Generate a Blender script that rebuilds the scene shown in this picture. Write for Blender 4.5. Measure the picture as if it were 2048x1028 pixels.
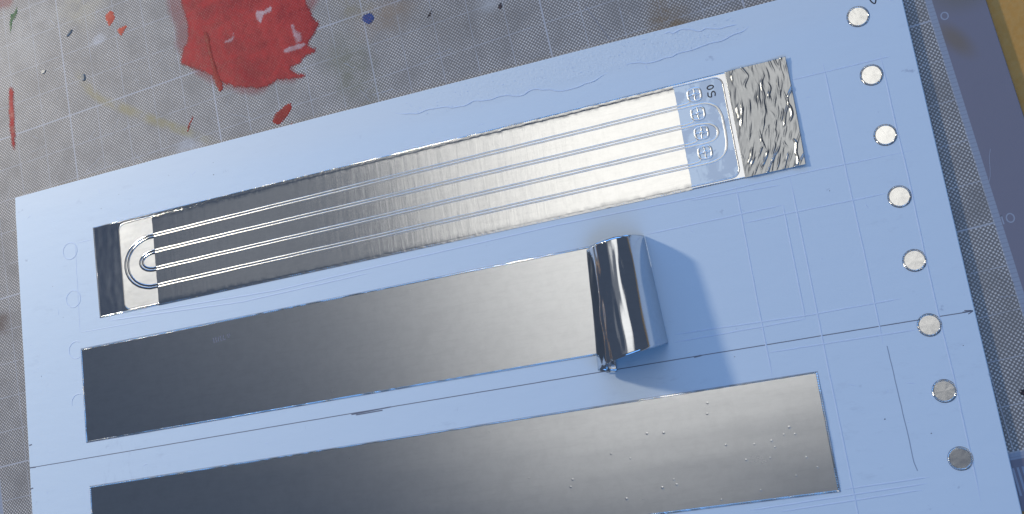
import bpy, bmesh, math, random
from mathutils import Matrix, Vector, noise

sc = bpy.context.scene
for o in list(bpy.data.objects):
    bpy.data.objects.remove(o)
random.seed(7)

# ------------------------------------------------------------------ camera
cd = bpy.data.cameras.new('camera')
cd.sensor_fit = 'HORIZONTAL'; cd.sensor_width = 36.0
cd.lens = 36.0 * 2014.99 / 2048.0
cd.clip_start = 0.01; cd.clip_end = 50
cam = bpy.data.objects.new('camera', cd); sc.collection.objects.link(cam)
Rm = Matrix(((0.93356597, 0.25105266, 0.25578728),
             (-0.20368096, 0.95886331, -0.19772513),
             (-0.29490446, 0.13249045, 0.9462968)))
cam.matrix_world = Matrix.Translation((0.38915112, -0.2604738, 0.49302121)) @ Rm.to_4x4()
sc.camera = cam

# ------------------------------------------------------------------ frame of the board (mm -> m)
TH = math.radians(-3.55)
UX, UY = math.cos(TH), math.sin(TH)
ORG = (-0.0448, -0.0413)
def to_world(u, v, z=0.0):
    """board millimetres (u along the top edge, v down the left edge, z above the mat) -> world metres"""
    u *= .001; v *= .001
    return Vector((ORG[0] + u*UX + v*UY, ORG[1] + u*UY - v*UX, z*.001))

# ------------------------------------------------------------------ light
w = bpy.data.worlds.new('World'); sc.world = w; w.use_nodes = True
bg = w.node_tree.nodes['Background']
bg.inputs[0].default_value = (0.50, 0.66, 1.0, 1); bg.inputs[1].default_value = 0.13

def area_lamp(name, pos, target, size, size_y, power, color, shape='RECTANGLE'):
    l = bpy.data.lights.new(name, 'AREA'); l.shape = shape; l.size = size
    if shape in ('RECTANGLE', 'ELLIPSE'): l.size_y = size_y
    l.energy = power; l.color = color
    o = bpy.data.objects.new(name, l); sc.collection.objects.link(o)
    o.location = pos
    d = Vector(target) - Vector(pos)
    o.rotation_euler = d.to_track_quat('-Z', 'Y').to_euler()
    return o
CEN = to_world(258, 120, 3)
area_lamp('desk_lamp', to_world(372 - 1020, 128 - 600, 610), CEN, .095, .095, 8.9, (1.0, .92, .77), 'DISK')
area_lamp('ceiling_light', (0.31, 0.33, 1.5), (0.31, 0.0, 0), .78, .56, .58, (1.0, .97, .90), 'RECTANGLE')
area_lamp('ceiling_glow', (0.22, 0.34, 1.75), (0.25, 0.20, 0), 1.25, 1.20, 2.9, (1.0, .97, .92), 'RECTANGLE')
area_lamp('sky_window', (0.9, -2.3, 2.5), (0.2, -0.2, 0), 5.0, 1.7, 46.0, (.15, .43, 1.0))
area_lamp('back_fill', (0.25, 3.0, 1.5), (0.2, -0.2, 0), 5.0, 1.6, 62.0, (.15, .43, 1.0))  # added blue fill opposite the sky window, evens out the curl's shade
area_lamp('far_fill', (-0.17, 0.16, 2.0), (0.1, -0.1, 0), 1.25, 2.1, .98, (1.0, .98, .95), 'RECTANGLE')  # added dim overhead fill that lightens the foil strips

vs = sc.view_settings
vs.view_transform = 'Standard'; vs.look = 'None'; vs.exposure = 0; vs.gamma = 1; vs.use_curve_mapping = False
sc.render.engine = 'CYCLES'
sc.cycles.max_bounces = 6; sc.cycles.transparent_max_bounces = 8
sc.cycles.caustics_reflective = False; sc.cycles.caustics_refractive = False

# ------------------------------------------------------------------ node helper
class NT:
    def __init__(s, name):
        s.m = bpy.data.materials.new(name); s.m.use_nodes = True
        s.t = s.m.node_tree; s.n = s.t.nodes; s.n.clear()
        s.out = s.n.new('ShaderNodeOutputMaterial'); s.p = s.n.new('ShaderNodeBsdfPrincipled')
        s.link(s.p.outputs[0], s.out.inputs[0])
        s.co = s.n.new('ShaderNodeTexCoord').outputs['Object']
    def link(s, a, b): s.t.links.new(a, b)
    def put(s, sock, v):
        if hasattr(v, 'is_linked'): s.link(v, sock)
        else: sock.default_value = v
    def math(s, op, a, b=0.0, c=None, clamp=False):
        n = s.n.new('ShaderNodeMath'); n.operation = op; n.use_clamp = clamp
        s.put(n.inputs[0], a); s.put(n.inputs[1], b)
        if c is not None: s.put(n.inputs[2], c)
        return n.outputs[0]
    def xyz(s, v):
        n = s.n.new('ShaderNodeSeparateXYZ'); s.link(v, n.inputs[0]); return n.outputs
    def vec(s, x, y, z=0.0):
        n = s.n.new('ShaderNodeCombineXYZ')
        for i, a in enumerate((x, y, z)): s.put(n.inputs[i], a)
        return n.outputs[0]
    def mapping(s, v, scale=(1, 1, 1), rot=(0, 0, 0), loc=(0, 0, 0)):
        n = s.n.new('ShaderNodeMapping'); s.link(v, n.inputs[0])
        n.inputs['Scale'].default_value = scale; n.inputs['Rotation'].default_value = rot; n.inputs['Location'].default_value = loc
        return n.outputs[0]
    def noise(s, v, scale, detail=3, rough=.5, dist=0.0):
        n = s.n.new('ShaderNodeTexNoise'); s.link(v, n.inputs['Vector'])
        n.inputs['Scale'].default_value = scale; n.inputs['Detail'].default_value = detail
        n.inputs['Roughness'].default_value = rough; n.inputs['Distortion'].default_value = dist
        return n.outputs[0]
    def ramp(s, v, a, b, lo=0.0, hi=1.0):
        n = s.n.new('ShaderNodeMapRange'); n.interpolation_type = 'SMOOTHSTEP'
        s.put(n.inputs[0], v); n.inputs[1].default_value = a; n.inputs[2].default_value = b
        n.inputs[3].default_value = lo; n.inputs[4].default_value = hi
        return n.outputs[0]
    def mix(s, f, a, b):
        n = s.n.new('ShaderNodeMix'); n.data_type = 'RGBA'; s.put(n.inputs[0], f)
        for i, c in ((6, a), (7, b)):
            if hasattr(c, 'is_linked'): s.link(c, n.inputs[i])
            else: n.inputs[i].default_value = (*c, 1) if len(c) == 3 else c
        return n.outputs[2]
    def bump(s, h, dist, strength=1.0, prev=None):
        n = s.n.new('ShaderNodeBump'); n.inputs['Strength'].default_value = strength
        n.inputs['Distance'].default_value = dist; s.link(h, n.inputs['Height'])
        if prev is not None: s.link(prev, n.inputs['Normal'])
        return n.outputs[0]
    def blob(s, co, cx, cy, rx, ry, soft=.5, rot=0.0):
        """soft elliptical spot mask, metres"""
        x, y, _ = s.xyz(co)
        x = s.math('SUBTRACT', x, cx); y = s.math('SUBTRACT', y, cy)
        c, q = math.cos(rot), math.sin(rot)
        a = s.math('ADD', s.math('MULTIPLY', x, c), s.math('MULTIPLY', y, q))
        b = s.math('SUBTRACT', s.math('MULTIPLY', y, c), s.math('MULTIPLY', x, q))
        a = s.math('DIVIDE', a, rx); b = s.math('DIVIDE', b, ry)
        d = s.math('SQRT', s.math('ADD', s.math('MULTIPLY', a, a), s.math('MULTIPLY', b, b)))
        return s.ramp(d, 1.0 - soft, 1.0 + soft, 1.0, 0.0)
    def set(s, **k):
        names = dict(color='Base Color', rough='Roughness', metal='Metallic', spec='Specular IOR Level', normal='Normal', alpha='Alpha', aniso='Anisotropic', coat='Coat Weight', coat_rough='Coat Roughness', trans='Transmission Weight')
        for a, v in k.items():
            sock = s.p.inputs[names[a]]
            if isinstance(v, tuple) and len(v) == 3: v = (*v, 1)
            s.put(sock, v)
        return s.m

# ------------------------------------------------------------------ materials
def m_table():
    t = NT('brown_table'); v = t.mapping(t.co, (1, 14, 1), (0, 0, .4))
    n = t.noise(v, 9, 4, .6); f = t.noise(t.co, 420, 2, .6)
    c = t.mix(n, (.52, .245, .042), (.66, .33, .075))
    c = t.mix(t.ramp(f, .35, .7, 0, .35), c, (.62, .37, .12))
    return t.set(color=c, rough=.6, normal=t.bump(f, .0004, .3))

def mat_dots(t):
    """woven dot lattice of the mat, 0..1"""
    x, y, _ = t.xyz(t.co)
    x = t.math('ADD', x, t.math('MULTIPLY', t.math('SUBTRACT', t.noise(t.co, 240, 3, .6), .5), .0011))
    y = t.math('ADD', y, t.math('MULTIPLY', t.math('SUBTRACT', t.noise(t.mapping(t.co, (1, 1, 1), (0, 0, 0), (3, 5, 0)), 240, 3, .6), .5), .0011))
    k = 2*math.pi/.00142
    a = t.math('MULTIPLY', t.math('ADD', x, y), k*.7071); b = t.math('MULTIPLY', t.math('SUBTRACT', x, y), k*.7071)
    s = t.math('ADD', t.math('COSINE', a), t.math('COSINE', b))
    return t.ramp(s, -.35, 1.7)

def m_mat():
    t = NT('woven_mat'); x, y, _ = t.xyz(t.co)
    G = .02
    dots = mat_dots(t)
    wear = t.noise(t.co, 55, 4, .6); big = t.noise(t.co, 9, 3, .55)
    dots = t.math('MULTIPLY', dots, t.ramp(wear, .25, .65, .45, 1.0))
    base = t.mix(big, (.174, .160, .150), (.220, .203, .190))
    dotc = t.mix(t.noise(t.co, 700, 2), (.66, .61, .56), (.92, .86, .80))
    c = t.mix(t.math('MULTIPLY', dots, .85), base, dotc)
    def grid(period, half, off=0.0):
        r = []
        for q in (x, y):
            q = t.math('ADD', q, off) if off else q
            d = t.math('PINGPONG', q, period*.5)
            r.append(t.ramp(d, half*.6, half*1.3, 1.0, 0.0))
        return t.math('MAXIMUM', r[0], r[1])
    worn = t.ramp(t.noise(t.co, 130, 3, .7), .32, .52, .25, 1.0)
    lines = t.math('MULTIPLY', t.math('MULTIPLY', grid(G, .00022), .62), worn)
    # heavier line every fifth cell (vertical ones at 0, 100, 200 ...; horizontal ones the same)
    major = t.math('MULTIPLY', grid(.1, .00042), .8)
    lines = t.math('MAXIMUM', lines, major)
    c = t.mix(lines, c, (.47, .47, .50))
    # plain margin outside the grid and the border band with its fine ruler ticks
    inx = t.math('SUBTRACT', t.math('ABSOLUTE', t.math('SUBTRACT', x, .2)), .28)
    iny = t.math('SUBTRACT', t.math('ABSOLUTE', t.math('ADD', y, .1)), .2)
    outd = t.math('MAXIMUM', inx, iny)
    margin = t.ramp(outd, .0001, .0004)
    mc = t.mix(big, (.205, .190, .225), (.240, .225, .265))
    mc = t.mix(t.math('MULTIPLY', t.blob(t.co, .4875, -.112, .004, .009, .8, .5), .6), mc, (.22, .16, .09))
    mc = t.mix(t.math('MULTIPLY', t.blob(t.co, .497, -.090, .012, .008, .8), .6), mc, (.19, .165, .12))
    c = t.mix(margin, c, mc)
    tick = t.ramp(t.math('PINGPONG', y, .001), .00012, .0003, 1.0, 0.0)
    band = t.math('MULTIPLY', t.ramp(outd, .0001, .0003), t.ramp(outd, .0029, .0032, 1.0, 0.0))
    c = t.mix(t.math('MULTIPLY', band, t.math('SUBTRACT', .75, t.math('MULTIPLY', tick, .28))), c, (.36, .40, .47))
    # old stains that soaked into the weave, plus a soft dark patch
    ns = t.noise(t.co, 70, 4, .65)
    def spot_tint(f, amt, col, src):
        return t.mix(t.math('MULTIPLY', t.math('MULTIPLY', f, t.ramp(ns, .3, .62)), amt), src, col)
    for bx, by, rx, ry, so, ro, am, col in (
            (.016, .014, .013, .0030, .6, -1.0, .5, (.33, .27, .12)), (.045, -.012, .030, .0028, .7, -.62, .6, (.34, .28, .12)),
            (.078, -.034, .024, .0026, .7, -.62, .6, (.32, .27, .12)), (.018, .070, .016, .014, .9, .4, .35, (.52, .46, .30)),
            (-.03, .060, .030, .016, .9, .4, .3, (.50, .49, .46)), (.188, -.030, .012, .020, .8, .3, .6, (.15, .15, .09)),
            (.214, -.005, .016, .010, .8, .2, .55, (.30, .20, .12)), (.198, .010, .012, .010, .8, .2, .5, (.27, .22, .10)),
            (.362, -.059, .009, .011, .7, 0, .75, (.21, .13, .05)), (.250, -.02, .035, .012, .9, -.3, .35, (.17, .15, .13)),
            (.232, .0105, .028, .0105, .45, -.12, .75, (.050, .052, .075)), (.262, .001, .022, .008, .6, -.25, .55, (.085, .08, .13)),  # soft-edged dark patch with a purplish right end
            (-.066, -.115, .007, .006, .6, .3, .8, (.13, .09, .075)), (.028, .042, .006, .003, .6, .4, .5, (.55, .56, .60)),
            (.075, -.048, .012, .007, .8, .6, .55, (.55, .56, .60)), (.275, -.018, .010, .005, .8, .3, .5, (.5, .5, .5))):
        c = spot_tint(t.blob(t.co, bx, by, rx, ry, so, ro), am, col, c)
    h = t.math('ADD', t.math('MULTIPLY', dots, .5), t.math('MULTIPLY', wear, .5))
    return t.set(color=c, rough=.55, spec=.28, normal=t.bump(h, .00010, .3))

def m_paint(name, col, col2, cover=.9, edge=.5, soft=.9):
    t = NT(name)
    n = t.noise(t.co, 160, 4, .65); f = t.noise(t.co, 900, 2, .6); d = t.math('MULTIPLY', mat_dots(t), t.ramp(t.noise(t.co, 380, 3, .6), .3, .7, .35, 1.0))
    c = t.mix(t.ramp(t.math('ADD', t.math('MULTIPLY', n, .5), t.math('MULTIPLY', t.noise(t.co, 38, 3, .6), .5)), .36, .64), col, col2)
    c = t.mix(t.math('MULTIPLY', d, .26), c, (.58, .22, .22))
    t.set(color=c, rough=t.ramp(n, .3, .7, .42, .65), spec=.22, normal=t.bump(t.math('ADD', n, t.math('MULTIPLY', d, .3)), .0003, .5))
    at = t.n.new('ShaderNodeAttribute'); at.attribute_name = 'rim'
    g = t.math('ADD', at.outputs['Fac'], t.math('MULTIPLY', t.math('SUBTRACT', t.noise(t.co, 230, 4, .7), .5), min(soft*2.2, 3.0)))
    g = t.math('ADD', g, t.math('MULTIPLY', t.math('SUBTRACT', d, .5), -.9))
    a = t.ramp(g, 0.0, soft, 0.0, 1.0)
    a = t.math('MULTIPLY', a, t.ramp(t.math('ADD', t.math('MULTIPLY', f, .35), t.math('MULTIPLY', t.noise(t.co, 220, 4, .7), .65)), edge-.12, edge+.06, cover*.72, cover))
    return t.set(alpha=a)

def m_board():
    t = NT('white_board'); x, y, _ = t.xyz(t.co)
    n = t.noise(t.co, 6, 3, .5); sm = t.noise(t.co, 150, 4, .6); pt = t.noise(t.co, 34, 2, .5)
    c = t.mix(n, (.655, .742, .818), (.690, .775, .842))
    # rubbed-in grey smudges and specks
    spots = t.math('MULTIPLY', t.ramp(sm, .66, .76), t.ramp(pt, .50, .64))
    c = t.mix(t.math('MULTIPLY', spots, .50), c, (.30, .34, .44))
    rub = t.math('MULTIPLY', t.ramp(t.noise(t.mapping(t.co, (1, 2.5, 1), (0, 0, .3)), 90, 5, .7), .54, .74), t.ramp(t.noise(t.co, 14, 2), .46, .66))
    c = t.mix(t.math('MULTIPLY', rub, .24), c, (.42, .47, .55))
    dirty = t.math('MULTIPLY', t.ramp(t.noise(t.mapping(t.co, (1, .35, 1)), 260, 3, .7), .52, .72), t.blob(t.co, -.195, -.055, .020, .060, .5))
    c = t.mix(t.math('MULTIPLY', dirty, .22), c, (.36, .40, .48))
    yel = t.blob(t.co, .03, .160, .26, .010, .9, 0)
    c = t.mix(t.math('MULTIPLY', yel, .25), c, (.74, .74, .72))
    # rough bare zone along the top edge where the skin has peeled off
    zone = t.math('MULTIPLY', t.ramp(y, .148, .153), t.math('MULTIPLY', t.ramp(x, -.02, .05), t.ramp(x, .19, .17)))
    zone = t.math('MULTIPLY', zone, 1.0)
    rough_h = t.math('MULTIPLY', t.noise(t.co, 640, 4, .65), zone)
    fine = t.noise(t.co, 1500, 2, .5)
    nb = t.bump(rough_h, .0006, .45)
    nb = t.bump(t.noise(t.mapping(t.co, (1, 3, 1)), 60, 3), .0003, .35, nb)
    nb = t.bump(fine, .00006, .5, nb)
    return t.set(color=c, rough=.52, spec=.35, normal=nb)

def m_crease():
    t = NT('board_crease')
    return t.set(color=t.mix(t.noise(t.co, 300, 3), (.60, .68, .80), (.68, .75, .86)), rough=.5, spec=.35)
def m_graphite():
    t = NT('graphite'); n = t.noise(t.co, 2600, 3, .7)
    return t.set(color=t.mix(n, (.10, .10, .13), (.24, .26, .32)), rough=.45)
def m_ink():
    t = NT('black_ink'); n = t.noise(t.co, 900, 2)
    return t.set(color=t.mix(n, (.008, .008, .012), (.025, .025, .04)), rough=.4)
def m_print():
    t = NT('mat_print'); n = t.noise(t.co, 1500, 3, .7)
    return t.set(color=t.mix(n, (.26, .28, .34), (.42, .45, .52)), rough=.5)

def m_foil(name, rough=.24, base=(.80, .80, .785), fine=.00002, wav=.0, streak=0.0, smear=0.0):
    t = NT(name)
    f = t.noise(t.co, 2600, 3, .6)
    nb = t.bump(f, fine*2, .6)
    if wav: nb = t.bump(t.noise(t.co, 60, 3, .5), wav, .6, nb)
    if streak:
        v = t.mapping(t.co, (1, .10, 1), (0, 0, .05))
        a = t.noise(v, 420, 4, .6, .4)
        nb = t.bump(a, streak, .8, nb)
        b = t.noise(t.mapping(t.co, (1, .22, 1)), 130, 3, .5)
        nb = t.bump(b, streak*1.3, .6, nb)
    sm = t.noise(t.mapping(t.co, (1, 2.4, 1)), 28, 4, .6)
    r = t.ramp(sm, .2, .8, rough*.97, rough*1.04 + smear)
    c = t.mix(t.ramp(t.noise(t.co, 190, 4, .7), .35, .8), base, tuple(q*.93 for q in base))
    c = t.mix(t.ramp(t.noise(t.mapping(t.co, (.12, 1, 1)), 520, 4, .7), .45, .75, 0, .6), c, tuple(q*.90 for q in base))
    c = t.mix(t.ramp(t.noise(t.co, 34, 5, .65, .8), .55, .72, 0, .5), c, tuple(q*.90 for q in base))
    g = t.n.new('ShaderNodeBsdfAnisotropic'); g.distribution = 'BECKMANN'
    t.link(c, g.inputs['Color']); t.link(r, g.inputs['Roughness']); t.link(nb, g.inputs['Normal'])
    t.link(g.outputs[0], t.out.inputs[0]); t.n.remove(t.p)
    return t.m

def m_film():
    t = NT('blister_film'); n = t.noise(t.co, 75, 4, .6, .6)
    k = t.ramp(n, .50, .56)
    c = t.mix(k, (.64, .74, .83), (.50, .59, .70))
    return t.set(color=c, metal=.35, rough=.30, spec=.5, normal=t.bump(n, .0004, .35))

GRAPH2 = NT('faint_graphite'); GRAPH2.set(color=(.30, .34, .42), rough=.5)
M = dict(faint=GRAPH2.m, table=m_table(), mat=m_mat(), board=m_board(), crease=m_crease(), graphite=m_graphite(), ink=m_ink(), mprint=m_print(),
         satin=m_foil('satin_foil', .28, (.78, .79, .785), .000014, .000015, .000009), tab=m_foil('tab_foil', .30, (.44, .455, .465), .00001, .00003), faded=m_foil('faded_ink', .32, (.42, .44, .46), .00002), disc=m_foil('disc_foil', .23, (.96, .955, .92), .000012, .00003),
         edge=m_foil('crimped_foil', .26, (.74, .73, .71), .00001), cover=m_foil('brushed_foil', .165, (.83, .83, .81), .00002, .000015, .00005),
         endplate=m_foil('dull_foil', .58, (.47, .49, .52), .00006, .0009), shiny=m_foil('shiny_foil', .13, (.72, .74, .77), .000012, .00005),
         mirror=m_foil('mirror_foil', .15, (.70, .725, .75), .000010, .00008), wire=m_foil('wire_foil', .36, (.78, .78, .76), .00002), lead=m_foil('lead_foil', .42, (.95, .95, .93), .00002), bend=m_foil('bend_foil', .17, (.55, .565, .58), .00001), film=m_film(),
         red=m_paint('red_paint', (.27, .012, .016), (.45, .036, .032), 1.0, .28, 2.4), halo=m_paint('thin_red_paint', (.40, .09, .09), (.45, .14, .13), .42, .56, 5.0),
         orange=m_paint('orange_red_paint', (.48, .055, .030), (.56, .10, .05), .95, .36), dark_red=m_paint('thick_red_paint', (.24, .018, .014), (.36, .035, .022), 1.0, .3),
         green=m_paint('green_paint', (.012, .075, .03), (.03, .14, .05), 1.0, .42), blue=m_paint('blue_paint', (.018, .045, .16), (.035, .085, .25), 1.0, .30),
         white=m_paint('scraped_white', (.62, .36, .36), (.80, .66, .66), .62, .55, 1.4), dark=m_paint('black_paint', (.01, .01, .012), (.04, .04, .045), 1.0, .3))

# ------------------------------------------------------------------ mesh helpers
MM = .001
def link_mesh(name, bm, mat, parent=None, smooth=False):
    bmesh.ops.recalc_face_normals(bm, faces=bm.faces)
    me = bpy.data.meshes.new(name); bm.to_mesh(me); bm.free()
    me.materials.append(M[mat])
    if smooth:
        for p in me.polygons: p.use_smooth = True
    o = bpy.data.objects.new(name, me); sc.collection.objects.link(o)
    if parent: o.parent = parent
    return o
def tag(o, label=None, cat=None, group=None, kind=None):
    for k, v in (('label', label), ('category', cat), ('group', group), ('kind', kind)):
        if v: o[k] = v
    return o
class Frame:
    """a thing standing on the board: Empty at its base, mesh points given in board millimetres"""
    def __init__(s, name, u, v, z, label, cat, group=None):
        s.u, s.v, s.z = u, v, z
        s.root = bpy.data.objects.new(name, None); sc.collection.objects.link(s.root)
        s.root.empty_display_size = .01
        s.root.location = to_world(u, v, z); s.root.rotation_euler = (0, 0, TH)
        tag(s.root, label, cat, group)
    def p(s, u, v, z): return Vector(((u-s.u)*MM, -(v-s.v)*MM, (z-s.z)*MM))

def dense(pts, step):
    out = []
    for a, b in zip(pts[:-1], pts[1:]):
        n = max(1, int(math.hypot(b[0]-a[0], b[1]-a[1])/step))
        out += [(a[0]+(b[0]-a[0])*i/n, a[1]+(b[1]-a[1])*i/n) for i in range(n)]
    return out + [pts[-1]]
def catmull(pts, n=6, closed=False):
    out = []; m = len(pts)
    rng = range(m if closed else m-1)
    for i in rng:
        g = (lambda k: pts[k % m]) if closed else (lambda k: pts[min(max(k, 0), m-1)])
        p0, p1, p2, p3 = g(i-1), g(i), g(i+1), g(i+2)
        for j in range(n):
            t = j/n
            out.append(tuple(.5*((2*b) + (-a+c)*t + (2*a-5*b+4*c-d)*t*t + (-a+3*b-3*c+d)*t**3) for a, b, c, d in zip(p0, p1, p2, p3)))
    if not closed: out.append(pts[-1])
    return out
def sweep(bm, pts, prof, place, closed=False):
    """sweep a profile [(offset, height)...] along a 2-D path; place(u, v, z) -> Vector"""
    n = len(pts); rows = []
    for i in range(n):
        a = pts[i-1] if (i or closed) else pts[0]; b = pts[(i+1) % n] if (i < n-1 or closed) else pts[-1]
        dx, dy = b[0]-a[0], b[1]-a[1]; l = math.hypot(dx, dy) or 1
        nx, ny = -dy/l, dx/l
        k = prof(i/(max(n-1, 1))) if callable(prof) else prof
        rows.append([bm.verts.new(place(pts[i][0]+nx*o, pts[i][1]+ny*o, z)) for o, z in k])
    for i in range(n if closed else n-1):
        r, q = rows[i], rows[(i+1) % n]
        for j in range(len(r)-1):
            bm.faces.new((r[j], r[j+1], q[j+1], q[j]))
    if not closed:
        for r in (rows[0], rows[-1]):
            if len(r) == 4: bm.faces.new(r)
def ridge_prof(w, h, z0, n=6):
    return [(math.cos(math.pi*i/n)*w/2, z0 + math.sin(math.pi*i/n)*h) for i in range(n+1)]
def taper_prof(w, h, z0, n=6, e=.06):
    def f(t):
        k = max(.02, min(1, t/e, (1-t)/e)); return ridge_prof(w*(.3+.7*k), h*k, z0, n)
    return f
def flat_prof(w, z0, z1): return [(w/2, z0), (w/2, z1), (-w/2, z1), (-w/2, z0)]
def plate(bm, outline, z0, z1, place, bev=0.0):
    """closed outline extruded, with an optional chamfer that shrinks the top"""
    n = len(outline)
    cx = sum(p[0] for p in outline)/n; cy = sum(p[1] for p in outline)/n
    def ins(i):
        a, b, c = outline[i-1], outline[i], outline[(i+1) % n]
        dx, dy = c[0]-a[0], c[1]-a[1]; l = math.hypot(dx, dy) or 1
        return dx/l, dy/l
    area = sum(outline[i-1][0]*outline[i][1]-outline[i][0]*outline[i-1][1] for i in range(n))
    sg = 1 if area > 0 else -1
    lo = [bm.verts.new(place(x, y, z0)) for x, y in outline]
    mid = [bm.verts.new(place(x, y, z1-bev*.8)) for x, y in outline] if bev else None
    top = []
    for i, (x, y) in enumerate(outline):
        tx, ty = ins(i); top.append(bm.verts.new(place(x - sg*ty*bev, y + sg*tx*bev, z1)))
    rings = [lo] + ([mid] if mid else []) + [top]
    for a, b in zip(rings[:-1], rings[1:]):
        for i in range(n): bm.faces.new((a[i-1], a[i], b[i], b[i-1]))
    bm.faces.new(top); bm.faces.new(lo[::-1])
def round_rect(u0, v0, u1, v1, r, n=6):
    out = []
    for cx, cy, a0 in ((u1-r, v1-r, 0), (u0+r, v1-r, 90), (u0+r, v0+r, 180), (u1-r, v0+r, 270)):
        out += [(cx+r*math.cos(math.radians(a0+90*i/n)), cy+r*math.sin(math.radians(a0+90*i/n))) for i in range(n+1)]
    return out
def nz(x, y, z=0.0, s=1.0): return noise.noise(Vector((x*s, y*s, z)))

# ------------------------------------------------------------------ table and mat
bm = bmesh.new()
plate(bm, [(-900, -900), (1300, -900), (1300, 700), (-900, 700)], -33, -3.2, lambda x, y, z: Vector((x*MM, y*MM, z*MM)), 1.5)
tag(link_mesh('table_top', bm, 'table'), kind='structure')

mat = bpy.data.objects.new('cutting_mat', None); sc.collection.objects.link(mat)
tag(mat, 'large grey translucent craft mat with printed grid lying on the brown table', 'craft mat')
W = lambda x, y, z: Vector((x*MM, y*MM, z*MM))
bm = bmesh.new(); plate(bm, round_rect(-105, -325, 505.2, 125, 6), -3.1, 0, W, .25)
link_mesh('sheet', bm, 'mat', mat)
def stroke_mesh(name, strokes, width, z0, z1, mat_name, parent, place=W):
    bm = bmesh.new()
    for s in strokes: sweep(bm, s, flat_prof(width, z0, z1), place)
    return link_mesh(name, bm, mat_name, parent)
def ell(cx, cy, rx, ry, n=20, a0=0, a1=360, rot=0):
    c, s = math.cos(rot), math.sin(rot); out = []
    for i in range(n+1):
        a = math.radians(a0+(a1-a0)*i/n); x, y = rx*math.cos(a), ry*math.sin(a)
        out.append((cx+x*c-y*s, cy+x*s+y*c))
    return out
stroke_mesh('printed_zero', [ell(486.3, -99.6, 1.55, 1.75)], .55, .004, .02, 'mprint', mat)
stroke_mesh('printed_ten', [[(483.7, -201.7), (483.7, -197.6), (482.9, -198.5)], ell(487.0, -199.6, 1.6, 2.0)], .55, .004, .02, 'mprint', mat)
for k in range(5):
    stroke_mesh('printed_bar', [[(455.6+k*2.0, -306.5), (455.6+k*2.0, -318.5)]], .9, .004, .02, 'mprint', mat)
stroke_mesh('cut_line', [dense([(323, -38), (334, -67)], 3)], .3, .003, .012, 'graphite', mat)
stroke_mesh('cut_line', [dense([(447, -180), (458, -197)], 3)], .3, .003, .012, 'mprint', mat)

bm = bmesh.new()                                     # knife scratches and lint on the mat
for k in range(90):
    x = random.uniform(-95, 500); y = random.uniform(-60, 110) if x < 450 else random.uniform(-300, 0)
    a = random.uniform(0, math.pi); l = random.uniform(3, 16)
    pts = [(x+l*q*math.cos(a)+.8*nz(k, q*2, 1), y+l*q*math.sin(a)+.8*nz(k, q*2, 5)) for q in (0, .2, .4, .6, .8, 1)]
    if max(p[0] for p in pts) > 504 or min(p[0] for p in pts) < -104: continue
    sweep(bm, pts, flat_prof(random.uniform(.08, .22), .004, .018), W)
tag(link_mesh('scratches', bm, 'mprint', mat), kind='stuff')

# ------------------------------------------------------------------ dried paint on the mat
def rag(outline, amp, n=4):
    o = catmull(outline, n, True)
    return [(x+amp*nz(x, y, 1.3, .45)+amp*.6*nz(x, y, 4.1, 1.3), y+amp*nz(x, y, 7.7, .45)+amp*.6*nz(x, y, 9.9, 1.3)) for x, y in o]
def inside(x, y, poly):
    c = False; j = len(poly)-1
    for i in range(len(poly)):
        if (poly[i][1] > y) != (poly[j][1] > y) and x < (poly[j][0]-poly[i][0])*(y-poly[i][1])/(poly[j][1]-poly[i][1])+poly[i][0]: c = not c
        j = i
    return c
def seg_dist(x, y, poly):
    b = 1e9
    for i in range(len(poly)):
        ax, ay = poly[i-1]; dx, dy = poly[i][0]-ax, poly[i][1]-ay
        l = dx*dx+dy*dy or 1e-9
        t = max(0, min(1, ((x-ax)*dx+(y-ay)*dy)/l))
        b = min(b, (x-ax-t*dx)**2+(y-ay-t*dy)**2)
    return math.sqrt(b)
def paint_cells(outline, z0, h, cell=.71, amp=.6):
    """film of dried paint lying on the weave: small cells, thinner towards its ragged rim (attribute 'rim' = mm from the rim)"""
    poly = rag(outline, amp)
    xs = [p[0] for p in poly]; ys = [p[1] for p in poly]
    q = cell; nx = int((max(xs)-min(xs))/q)+3; ny = int((max(ys)-min(ys))/q)+3
    x0, y0 = min(xs)-q, min(ys)-q
    bm = bmesh.new(); lay = bm.verts.layers.float.new('rim'); vs = {}; ins = {}
    for i in range(nx+1):
        for j in range(ny+1): ins[i, j] = inside(x0+i*q, y0+j*q, poly)
    def vert(i, j):
        if (i, j) not in vs:
            x, y = x0+i*q, y0+j*q
            d = seg_dist(x, y, poly)*(1 if ins[i, j] else -1)
            v = bm.verts.new(W(x, y, z0+h*max(.05, min(1, .2+d/1.2))*(.75+.5*nz(x, y, 3.3, .9)))); v[lay] = d; vs[i, j] = v
        return vs[i, j]
    for i in range(nx):
        for j in range(ny):
            if ins[i, j] or ins[i+1, j] or ins[i, j+1] or ins[i+1, j+1]:
                bm.faces.new((vert(i, j), vert(i+1, j), vert(i+1, j+1), vert(i, j+1)))
    return bm
def paint(name, outline, mat_name, label, cat='paint mark', z1=.10, amp=.5, group=None):
    o = link_mesh(name, paint_cells(outline, .02, z1, .5, amp), mat_name, None, True)
    tag(o, label, cat, group); return o
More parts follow.
